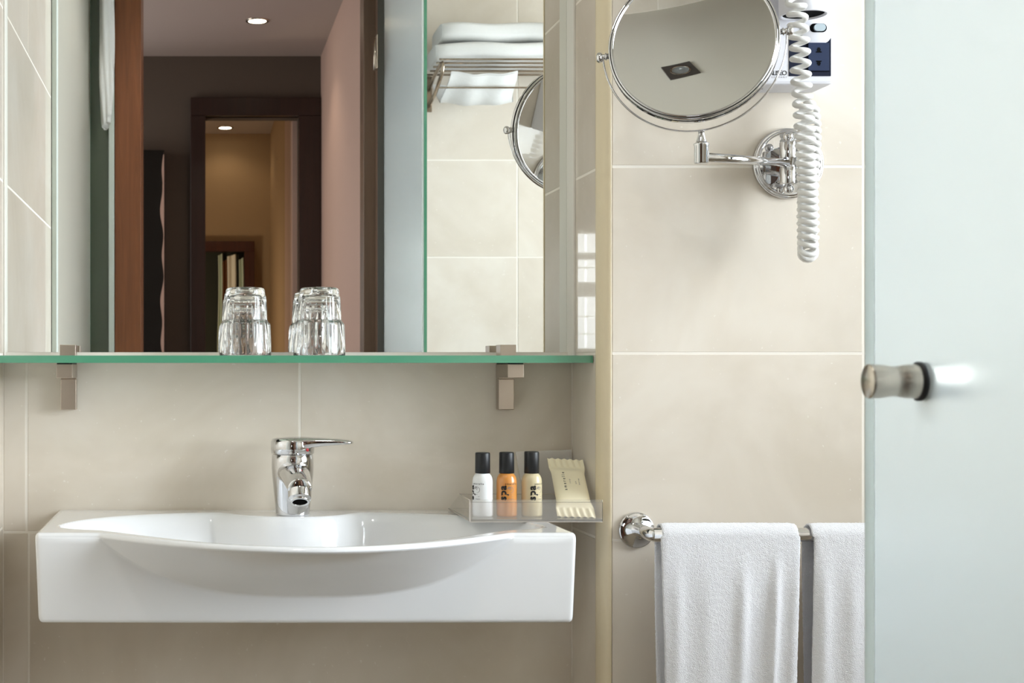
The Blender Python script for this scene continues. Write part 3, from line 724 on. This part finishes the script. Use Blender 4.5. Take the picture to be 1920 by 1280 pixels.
# ------------------------------------------------------------------ wall socket unit and hair dryer
UX0, UX1, UY, UZ0, UZ1 = 0.842, 0.9857, 2.187, 1.5436, 1.98
unit = thing('shaver_socket_unit', 'white plastic wall unit with navy socket panel, behind the round mirror', 'socket unit', (0.91, 2.258, UZ0))
b = MB(); b.box(UX0, UX1, UY, 2.2578, UZ0, UZ1, 0.005); b.build('housing', M['plastic'], unit)
px0, px1, pz0, pz1 = 0.9165, 0.9812, 1.5562, 1.6150
MB().box(px0, px1, UY-0.0010, UY+0.003, pz0, pz1).build('socket_panel', M['navy'], unit)
sk = MB(); sx0, sx1, sz0, sz1 = 0.9450, 0.9775, 1.5640, 1.6075
sk.box(sx0-0.0010, sx1+0.0010, UY-0.0014, UY-0.0008, sz0-0.0010, sz1+0.0010); sk.build('socket_surround', M['dark'], unit)
so = MB().box(sx0, sx1, UY-0.0036, UY-0.001, sz0, sz1, 0.0006).build('socket', M['navy2'], unit)
cxs = (sx0+sx1)/2
for (zc, sg) in ((1.5950, 1), (1.5765, -1)):
    b = MB(); poly = [(-0.0042, 0), (0.0042, 0), (0.0042, 0.0016*sg), (0.0020, 0.0022*sg), (0.0030, 0.0045*sg), (0.0012, 0.0078*sg), (-0.0012, 0.0078*sg), (-0.0030, 0.0045*sg), (-0.0020, 0.0022*sg), (-0.0042, 0.0016*sg)]
    b.prism([(cxs+p[0], zc-0.003*sg+p[1]) for p in poly], UY-0.0040, UY-0.0032, 'xz'); b.build('socket_slot', M['dark'], so)
# switch window
def capsule(cx, cz, hw, r, n=10):
    return [(cx+hw+r*math.cos(a), cz+r*math.sin(a)) for a in [-PI/2+PI*i/n for i in range(n+1)]]+[(cx-hw+r*math.cos(a), cz+r*math.sin(a)) for a in [PI/2+PI*i/n for i in range(n+1)]]
scx, scz = (1533-370)*UY/F, CZ+(695-53)*UY/F
MB().lathe([(0.0, 0.0022), (0.0235, 0.0022), (0.0255, 0.0012), (0.0265, -0.001)], 40, axis_m((scx-0.002, UY, scz-0.002), (0, -1, 0))).build('switch_dome', M['plastic'], unit)
MB().prism(capsule(scx, scz, 0.0064, 0.0068), UY-0.0028, UY+0.0005, 'xz').build('switch_recess', M['dark'], unit)
MB().prism(capsule(scx+0.0012, scz, 0.0034, 0.0056), UY-0.0062, UY-0.0024, 'xz').build('switch', M['rocker'], unit)
lettering(lambda u, v: (u, UY-0.0004, v), [('ALISEO', 0.0100, 0.8995, 1.5608, False, True, 0.85)], unit, M['ink'])
lettering(lambda u, v: (u, UY-0.0004, v), [('GERMANY', 0.0038, 0.9010, 1.5545, False, False, 1.6)], unit, M['greyink'])
b = MB()
for i in range(3): b.box(0.880+0.004*i, 0.8815+0.004*i, 2.20+0.01*i, 2.203+0.01*i, UZ0-0.0006, UZ0+0.001)
b.build('underside_mark', M['greyink'], unit)
hd = thing('hair_dryer', 'white hair dryer nozzle hanging in the wall unit above the socket', 'hair dryer', (0.922, 2.1465, 1.64))
HM = Matrix.Translation((0.9215, 2.1465, 0))
MB().lathe([(0.0335, 1.640), (0.0345, 1.642), (0.0350, 1.652), (0.0355, 1.72), (0.0358, 1.80), (0.035, 1.86), (0.028, 1.90), (0, 1.91)], 48, HM, cap=False).build('barrel', M['plastic'], hd)
b = MB().lathe([(0.0335, 1.640), (0.0318, 1.6395), (0.0300, 1.641), (0.0290, 1.660)], 48, HM, cap=False); b.build('nozzle_rim', M['plastic'], hd)
MB().lathe([(0.0, 1.6425), (0.0302, 1.6425)], 40, HM).build('nozzle_opening', M['dark'], hd)

# coiled cord: helix round a hanging loop
path = [at(1470, -60, 2.065), at(1487, -22, 2.08), at(1494, 20, 2.09), at(1497, 60, 2.09), at(1500, 100, 2.095), at(1502, 150, 2.10), at(1506, 200, 2.11), at(1509, 250, 2.115), at(1511, 300, 2.12), at(1514, 350, 2.125), at(1516, 400, 2.13), at(1516, 440, 2.135),
        at(1515, 463, 2.142), at(1515, 474, 2.156), at(1515, 470, 2.174), at(1514, 450, 2.188), at(1513, 410, 2.193), at(1514, 370, 2.197), at(1518, 330, 2.200), at(1520, 290, 2.203), at(1521, 250, 2.206), at(1519, 215, 2.21), at(1514, 186, 2.215)]
def catmull(P, n):
    out = []
    for i in range(len(P)-1):
        a, b_, c, d = P[max(i-1, 0)], P[i], P[i+1], P[min(i+2, len(P)-1)]
        for k in range(n):
            t = k/n; out.append(0.5*((2*b_)+(-a+c)*t+(2*a-5*b_+4*c-d)*t*t+(-a+3*b_-3*c+d)*t**3))
    out.append(P[-1]); return out
cl = catmull(path, 24)
acc = [0.0]
for i in range(1, len(cl)): acc.append(acc[-1]+(cl[i]-cl[i-1]).length)
tot = acc[-1]; hel = []; phase = 0.0; step = 0.00075; s = 0.0; idx = 0; up = Vector((1, 0, 0))
while s < tot:
    while idx < len(acc)-2 and acc[idx+1] < s: idx += 1
    f = (s-acc[idx])/max(1e-9, acc[idx+1]-acc[idx]); p = cl[idx].lerp(cl[idx+1], f); t = (cl[idx+1]-cl[idx]).normalized()
    u = (up-t*up.dot(t)).normalized(); v = t.cross(u)
    q = s/tot
    pitch = 0.0166 if q < 0.32 else (0.0166-(q-0.32)/0.10*0.0050 if q < 0.42 else 0.0108)
    rad = 0.0114
    ends = min(1, s/0.02)*min(1, (tot-s)/0.015)
    phase -= 2*PI*step/pitch; hel.append(p+(u*math.cos(phase)+v*math.sin(phase))*rad*ends); s += step
tag(MB().tube(hel, 0.0040, 10).build('coiled_cord', M['cord']), 'white coiled cord hanging in a loop from the hair dryer', 'cord')

# ------------------------------------------------------------------ magnifying mirror on its arm
mg = thing('magnifying_mirror', 'round chrome magnifying mirror on a swing arm over the cream tiles', 'mirror', (0.943, 2.258, 1.431))
PC = Vector((0.7335, 2.090, 1.5830)); AX = Vector((0.236, -0.086, 0.018)).normalized(); YR = 0.1285
N0 = AX.cross(Vector((0, 0, 1))).normalized()
if N0.y > 0: N0 = -N0
UPv = N0.cross(AX)
if UPv.z < 0: UPv = -UPv
tl = math.radians(11.0)
NN = N0*math.cos(tl)+UPv*math.sin(tl); UU = UPv*math.cos(tl)-N0*math.sin(tl)
DMx = Matrix(((AX.x, UU.x, NN.x, PC.x), (AX.y, UU.y, NN.y, PC.y), (AX.z, UU.z, NN.z, PC.z), (0, 0, 0, 1)))
ringp = [(0.1125, 0.0075), (0.1132, 0.0092), (0.1148, 0.0098), (0.1162, 0.0090), (0.1168, 0.0078), (0.1176, 0.0084), (0.1192, 0.0080), (0.1200, 0.0066), (0.1200, 0.0040),
         (0.1188, 0.0026), (0.1188, -0.0026), (0.1200, -0.0040), (0.1200, -0.0066), (0.1192, -0.0080), (0.1176, -0.0084), (0.1168, -0.0078), (0.1162, -0.0090), (0.1148, -0.0098), (0.1132, -0.0092), (0.1125, -0.0075), (0.1125, 0.0075)]
MB().lathe(ringp, 128, DMx, cap=False).build('ring_frame', M['chrome'], mg)
RC = 0.75
for zz in (0.0083, -0.0083):  # black rings set into the frame grooves to stand for their shade
    MB().tube([DMx @ Vector((0.1168*math.cos(2*PI*k/96), 0.1168*math.sin(2*PI*k/96), zz)) for k in range(96)], 0.0007, 6, closed=True).build('groove_shade', M['black'], mg)
MB().tube([DMx @ Vector((0.1192*math.cos(2*PI*k/96), 0.1192*math.sin(2*PI*k/96), 0)) for k in range(96)], 0.0009, 6, closed=True).build('groove_shade', M['black'], mg)
def conc(u, v):
    r = 0.1128*u; a = 2*PI*v; z = 0.0078-(0.1128**2-r*r)/(2*RC)
    return DMx @ Vector((r*math.cos(a), r*math.sin(a), z))
MB().grid(conc, 40, 128).build('mirror_face', M['magmirror'], mg)['label'] = 'concave magnifying face'
MB().lathe([(0, -0.0078), (0.1128, -0.0078)], 96, DMx).build('mirror_face', M['magmirror'], mg)
# yoke: a flat half hoop
hoop = [PC+AX*YR*math.cos(a)+UPv*YR*math.sin(a) for a in [PI+PI*i/72 for i in range(73)]]
hoop = [PC-AX*YR+UPv*0.004]+hoop+[PC+AX*YR+UPv*0.004]
MB().tube(hoop, (0.0045, 0.0015) if False else (lambda q: (0.0042, 0.0015)), 14, flat=tuple(N0)).build('yoke', M['chrome'], mg)
for sg in (-1, 1):
    mm = axis_m(PC+AX*sg*0.1195, AX*sg) @ Matrix.Scale(0.84, 4, (0, 0, 1))
    MB().lathe([(0.0042, 0.0), (0.0042, 0.004), (0.0058, 0.0045), (0.0058, 0.0065), (0.0040, 0.0070), (0.0040, 0.0115), (0.0050, 0.0120), (0.0072, 0.0130), (0.0080, 0.0155), (0.0078, 0.0185), (0.0058, 0.0212), (0.0030, 0.0222), (0.0, 0.0224)], 24, mm).build('pivot_knob', M['chrome'], mg)
SB = PC-UPv*YR; SX, SY = SB.x+0.0030, SB.y
SMt = Matrix.Translation((SX, SY, 0))
MB().lathe([(0.0046, SB.z+0.0012), (0.0046, SB.z-0.005), (0.0058, SB.z-0.010), (0.0078, SB.z-0.016), (0.0084, SB.z-0.018), (0.0112, SB.z-0.0190), (0.0114, SB.z-0.0210), (0.0104, SB.z-0.0225), (0.0104, SB.z-0.0475), (0.0094, SB.z-0.0490), (0, SB.z-0.0492)], 32, SMt).build('swivel_joint', M['chrome'], mg)
A0 = Vector((SX+0.006, SY+0.003, 1.4165)); A1 = Vector((0.9235, 2.203, 1.4240))
MB().tube([A0, A0.lerp(A1, 0.5), A1], 0.0066, 24).build('arm', M['chrome'], mg)
CXY = Matrix.Translation((0.9235, 2.2060, 0))
MB().lathe([(0.0, 1.3915), (0.0125, 1.3915), (0.0130, 1.3925), (0.0130, 1.4160), (0.0125, 1.4168), (0.0125, 1.4175)], 32, CXY).build('hinge_barrel', M['chrome'], mg)
MB().lathe([(0.0118, 1.4175), (0.0118, 1.4310), (0.0125, 1.4312), (0.0130, 1.4322), (0.0130, 1.4560), (0.0122, 1.4575), (0, 1.4578)], 32, CXY).build('hinge_barrel', M['chrome'], mg)
for z, s_ in ((1.4655, 1), (1.3835, -1)):
    MB().lathe([(0.0045, -0.0085), (0.0040, -0.007), (0.0058, -0.0055), (0.0078, -0.0025), (0.0082, 0.0), (0.0078, 0.003), (0.0055, 0.0062), (0.0, 0.0080)], 24, Matrix.Translation((0.9235, 2.206, z)) @ Matrix.Scale(s_, 4, (0, 0, 1))).build('finial', M['chrome'], mg)
MB().box(0.914, 0.933, 2.212, 2.252, 1.396, 1.452, 0.002).build('mount_block', M['chrome'], mg)
MB().lathe([(0.0560, 0.0), (0.0568, 0.003), (0.0560, 0.0065), (0.0540, 0.0080), (0.0528, 0.0070), (0.0518, 0.0085), (0.0505, 0.0098), (0.0490, 0.0090), (0.0482, 0.0078), (0.0470, 0.0080), (0.0, 0.0082)], 96, axis_m((0.9434, 2.258, 1.4310), (0, -1, 0))).build('wall_plate', M['chrome'], mg)
MB().lathe([(0.0055, 0.0), (0.0060, 0.003), (0.0045, 0.0052), (0.0, 0.006)], 20, axis_m((0.9290, 2.2498, 1.3880), (0, -1, 0))).build('screw', M['chrome'], mg)

# ------------------------------------------------------------------ towel rack seen in the mirror
rk = thing('towel_rack', 'metal towel rack high on the tiled wall, reflected in the mirror', 'towel rack', (0.98, 0.57, 1.95))
def ry(d): return 0.57+d
for x in (0.712, 1.26):
    pl = MB().box(x-0.009, x+0.009, 0.570, 0.576, 1.895, 2.005, 0.001).build('wall_plate', M['rackmetal'], rk)
    MB().tube([(x, ry(0.006), 1.965), (x, ry(0.10), 1.985), (x, ry(0.225), 1.996), (x, ry(0.242), 1.993), (x, ry(0.250), 1.982), (x, ry(0.235), 1.965), (x, ry(0.12), 1.93), (x, ry(0.006), 1.915)], (lambda q: (0.0075, 0.0055)), 10).build('bracket', M['rackmetal'], rk)
for d in (0.03, 0.085, 0.14, 0.195, 0.246):
    MB().tube([(0.702, ry(d), 2.004), (1.266, ry(d), 2.004)], 0.0030, 8).build('rail', M['rackmetal'], rk)
MB().tube([(0.706, ry(0.205), 1.930), (1.266, ry(0.205), 1.930)], 0.0028, 10).build('rail', M['rackmetal'], rk)
def folded(x0, x1, y0, y1, z0, z1, seed, label, layers=3, group='folded towels on the rack', sag=0.0):
    rnd = random.Random(seed); mb = MB(); hgt = (z1-z0)/layers
    for l in range(layers):
        a, c = z0+l*hgt, z0+(l+1)*hgt; dx0, dx1 = rnd.uniform(0, 0.008), rnd.uniform(0, 0.008); r = hgt*0.49
        ph = rnd.uniform(0, 6)
        def fn(u, v, a=a, c=c, dx0=dx0, dx1=dx1, r=r, ph=ph):
            # closed loop section in y,z ; u along x
            t = 2*PI*v; cy, cz = math.cos(t), math.sin(t)
            sq = lambda q, p: math.copysign(abs(q)**p, q)
            x = x0+dx0+(x1-x0-dx0-dx1)*u
            endr = 1-0.10*abs(2*u-1)**10
            y = (y0+y1)/2+(y1-y0)/2*sq(cy, 0.35)*endr
            z = (a+c)/2+r*sq(cz, 0.55)*endr+0.0022*math.sin(u*11+ph)-sag*4*u*(1-u)*0
            return (x, y+0.003*math.sin(u*7+ph), z)
        mb.grid(fn, 40, 40)
        for u in (0.0, 1.0):
            ring = [fn(u, k/40) for k in range(40)]; mb.add(ring, [tuple(range(40))])
    return tag(mb.build('folded_towel', M['cloth']), label, 'towel', group)
folded(0.694, 1.09, 0.605, 0.815, 2.0080, 2.0600, 1, 'lower white folded towel of the pile on top of the rack', 1)
folded(0.706, 1.085, 0.610, 0.805, 2.0650, 2.1200, 2, 'upper white folded towel of the pile on top of the rack', 1)
folded(1.095, 1.24, 0.615, 0.80, 2.0080, 2.0950, 5, 'short white folded towel at the end of the rack', 3)
# cloth hung over the lower rail
def hung(u, v, side=1):
    x = 0.728+0.215*u-0.020*(v-0.5)*(2*u-1)+0.006*math.sin(v*7)
    z = 1.972-0.068*math.sin(v*PI)**0.8 - 0.008*math.sin(u*PI) ; y = 0.60+0.19*v
    return (x, y, z+0.0025*side+0.002*math.sin(u*14))
mb = MB(); mb.grid(lambda u, v: hung(u, v, 1), 30, 24); mb.grid(lambda u, v: hung(u, v, -1), 30, 24)
tag(mb.build('slung_towel', M['cloth']), 'white cloth slung on the lower bar beneath the folded towels', 'towel')
# bath sheet hanging by the shower screen
def robe(u, v):
    t = 2*PI*u; z = 1.838+(2.42-1.838)*v; k = min(1, 0.55+v*2.2)
    wv = 1+0.18*math.sin(3*t+v*4)+0.08*math.sin(7*t-v*9)
    low = 0.010*math.sin(t+0.6)*(1-v) if v < 0.05 else 0
    return (-0.275+0.021*k*wv*math.cos(t), 0.655+0.030*k*wv*math.sin(t), z+low)
mb = MB(); mb.grid(robe, 48, 60); n = len(mb.v)
mb.f.append(tuple(range(48))); mb.sm.append(False)
tag(mb.build('hanging_towel', M['cloth']), 'long white towel hanging in folds beside the brown door jamb', 'towel')
tag(MB().tube([(-0.276, 0.592, 2.40), (-0.276, 0.64, 2.40), (-0.276, 0.66, 2.415)], 0.005, 10).build('towel_hook', M['steel']), 'small metal hook above the hanging towel', 'hook')

# ------------------------------------------------------------------ lamps in ceilings
def downlight(x, y, z, lit, label, square=None, group=None):
    t = thing('downlight', label, 'ceiling lamp', (x, y, z), group)
    T = Matrix.Translation((x, y, z))
    if square:
        b = MB(); h = square/2; ri = 0.026; K = 32
        vs = []; fs = []
        for k in range(K):
            a = 2*PI*k/K; c, s_ = math.cos(a), math.sin(a); q = h/max(abs(c), abs(s_))
            vs += [(x+ri*c, y+ri*s_, z-0.004), (x+q*c, y+q*s_, z-0.004), (x+q*c, y+q*s_, z), (x+ri*c, y+ri*s_, z)]
        for k in range(K):
            j = (k+1) % K
            for i in range(4): i2 = (i+1) % 4; fs.append((k*4+i, j*4+i, j*4+i2, k*4+i2))
        b.add(vs, fs); b.build('bezel', M['fixture'], t)
        MB().lathe([(0.026, -0.0045), (0.024, -0.0065), (0.022, -0.004)], 40, T, cap=False).build('trim_ring', M['rackmetal'], t)
        MB().lathe([(0, -0.0040), (0.007, -0.0044), (0.012, -0.0030), (0.022, -0.0040)], 32, T, cap=False).build('bulb', M['deadbulb'], t)
    else:
        MB().lathe([(0.036, -0.004), (0.046, -0.004), (0.047, 0.0)], 40, T, cap=False).build('trim_ring', M['steel'], t)
        MB().lathe([(0.0, -0.003), (0.036, -0.003)], 32, T).build('bulb', M['bulb'] if lit else M['deadbulb'], t)
downlight(0.3340, 1.055, H, False, 'square dark ceiling downlight reflected in the round mirror', 0.078)
downlight(0.240, -0.73, HZ, True, 'lit round spot in the dark hall ceiling')
downlight(0.160, -3.21, HZ, True, 'small lit spot in the room past the dark frame')

# ------------------------------------------------------------------ dark frame at the end of the hall, and what shows in it
ff = thing('tall_frame', 'tall dark brown frame on the far hall wall, reflected in the mirror', 'door frame', (0.26, -1.37, 0))
MB().box(-0.031, 0.036, -1.40, -1.335, 0, 2.23, 0.003).build('upright', M['darkwood'], ff)
MB().box(0.451, 0.5485, -1.40, -1.335, 0, 2.23, 0.003).build('upright', M['darkwood'], ff)
MB().box(-0.031, 0.5485, -1.40, -1.335, 2.23, 2.31, 0.003).build('head', M['darkwood'], ff)
fw = thing('framed_window', 'small dark framed window with pale curtains, seen through the tall frame', 'window', (0.12, -3.42, 1.3))
for n_, (x0, x1, z0, z1) in (('frame_upright', (0.276, 0.336, 0.5, 1.80)), ('frame_upright', (-0.16, -0.10, 0.5, 1.80)), ('frame_head', (-0.16, 0.336, 1.80, 1.86)), ('frame_sill', (-0.16, 0.336, 0.44, 0.5))):
    MB().box(x0, x1, -3.418, -3.36, z0, z1, 0.002).build(n_, M['redwood'], fw)
MB().box(-0.10, 0.276, -3.418, -3.41, 0.5, 1.80).build('pane', M['darkgreen'], fw)
for (x0, x1, m_, zt) in ((0.120, 0.146, 'curtaing', 1.775), (0.147, 0.172, 'curtainb', 1.74), (0.173, 0.226, 'curtainw', 1.77), (0.228, 0.240, 'darkgreen', 1.77), (0.240, 0.270, 'curtaing', 1.75)):
    cc = M[m_]
    MB().grid(lambda u, v, x0=x0, x1=x1, zt=zt: (x0+(x1-x0)*u+0.004*math.sin(v*9), -3.372+0.008*math.sin(u*PI*3), 0.5+(zt-0.5)*v+0.015*u), 14, 12).build('curtain', cc, fw)
bk = thing('black_panel', 'tall black panel with a ragged pale edge left of the dark frame', 'panel', (-0.28, -1.37, 0))
MB().box(-0.335, -0.145, -1.369, -1.285, 0, 2.07, 0.003).build('panel', M['blackbox'], bk)
mb = MB()
mb.grid(lambda u, v: (-0.146-0.010*(1-u)*(0.9+0.5*math.sin(v*60)+0.4*math.sin(v*23))*(1 if v < 0.93 else 0.6+v*0.2) , -1.284, 0.2+1.85*v), 2, 160)
mb.build('ragged_edge', M['pink'], bk)['label'] = 'pale ragged strip down the edge'
# glass block window of the hall (left of the doorway line, glints on the side tiles)
gw = struct(MB().box(-0.86, -0.395, -1.369, -1.36, 1.185, 1.725).build('window_2', M['white']), 'glass block window in the far hall wall', 'window')
for i in range(6):
    for j in range(6):
        x1 = -0.398 if i == 0 else -0.433-(i-1)*0.078; x0 = -0.430 if i == 0 else x1-0.074
        z0, z1 = ((1.200, 1.259), (1.268, 1.337), (1.346, 1.428), (1.495, 1.553), (1.563, 1.592), (1.626, 1.708))[j]
        MB().box(x0, x1, -1.362, -1.35, z0, z1, 0.003).build('glass_block', M['litblock'], gw)
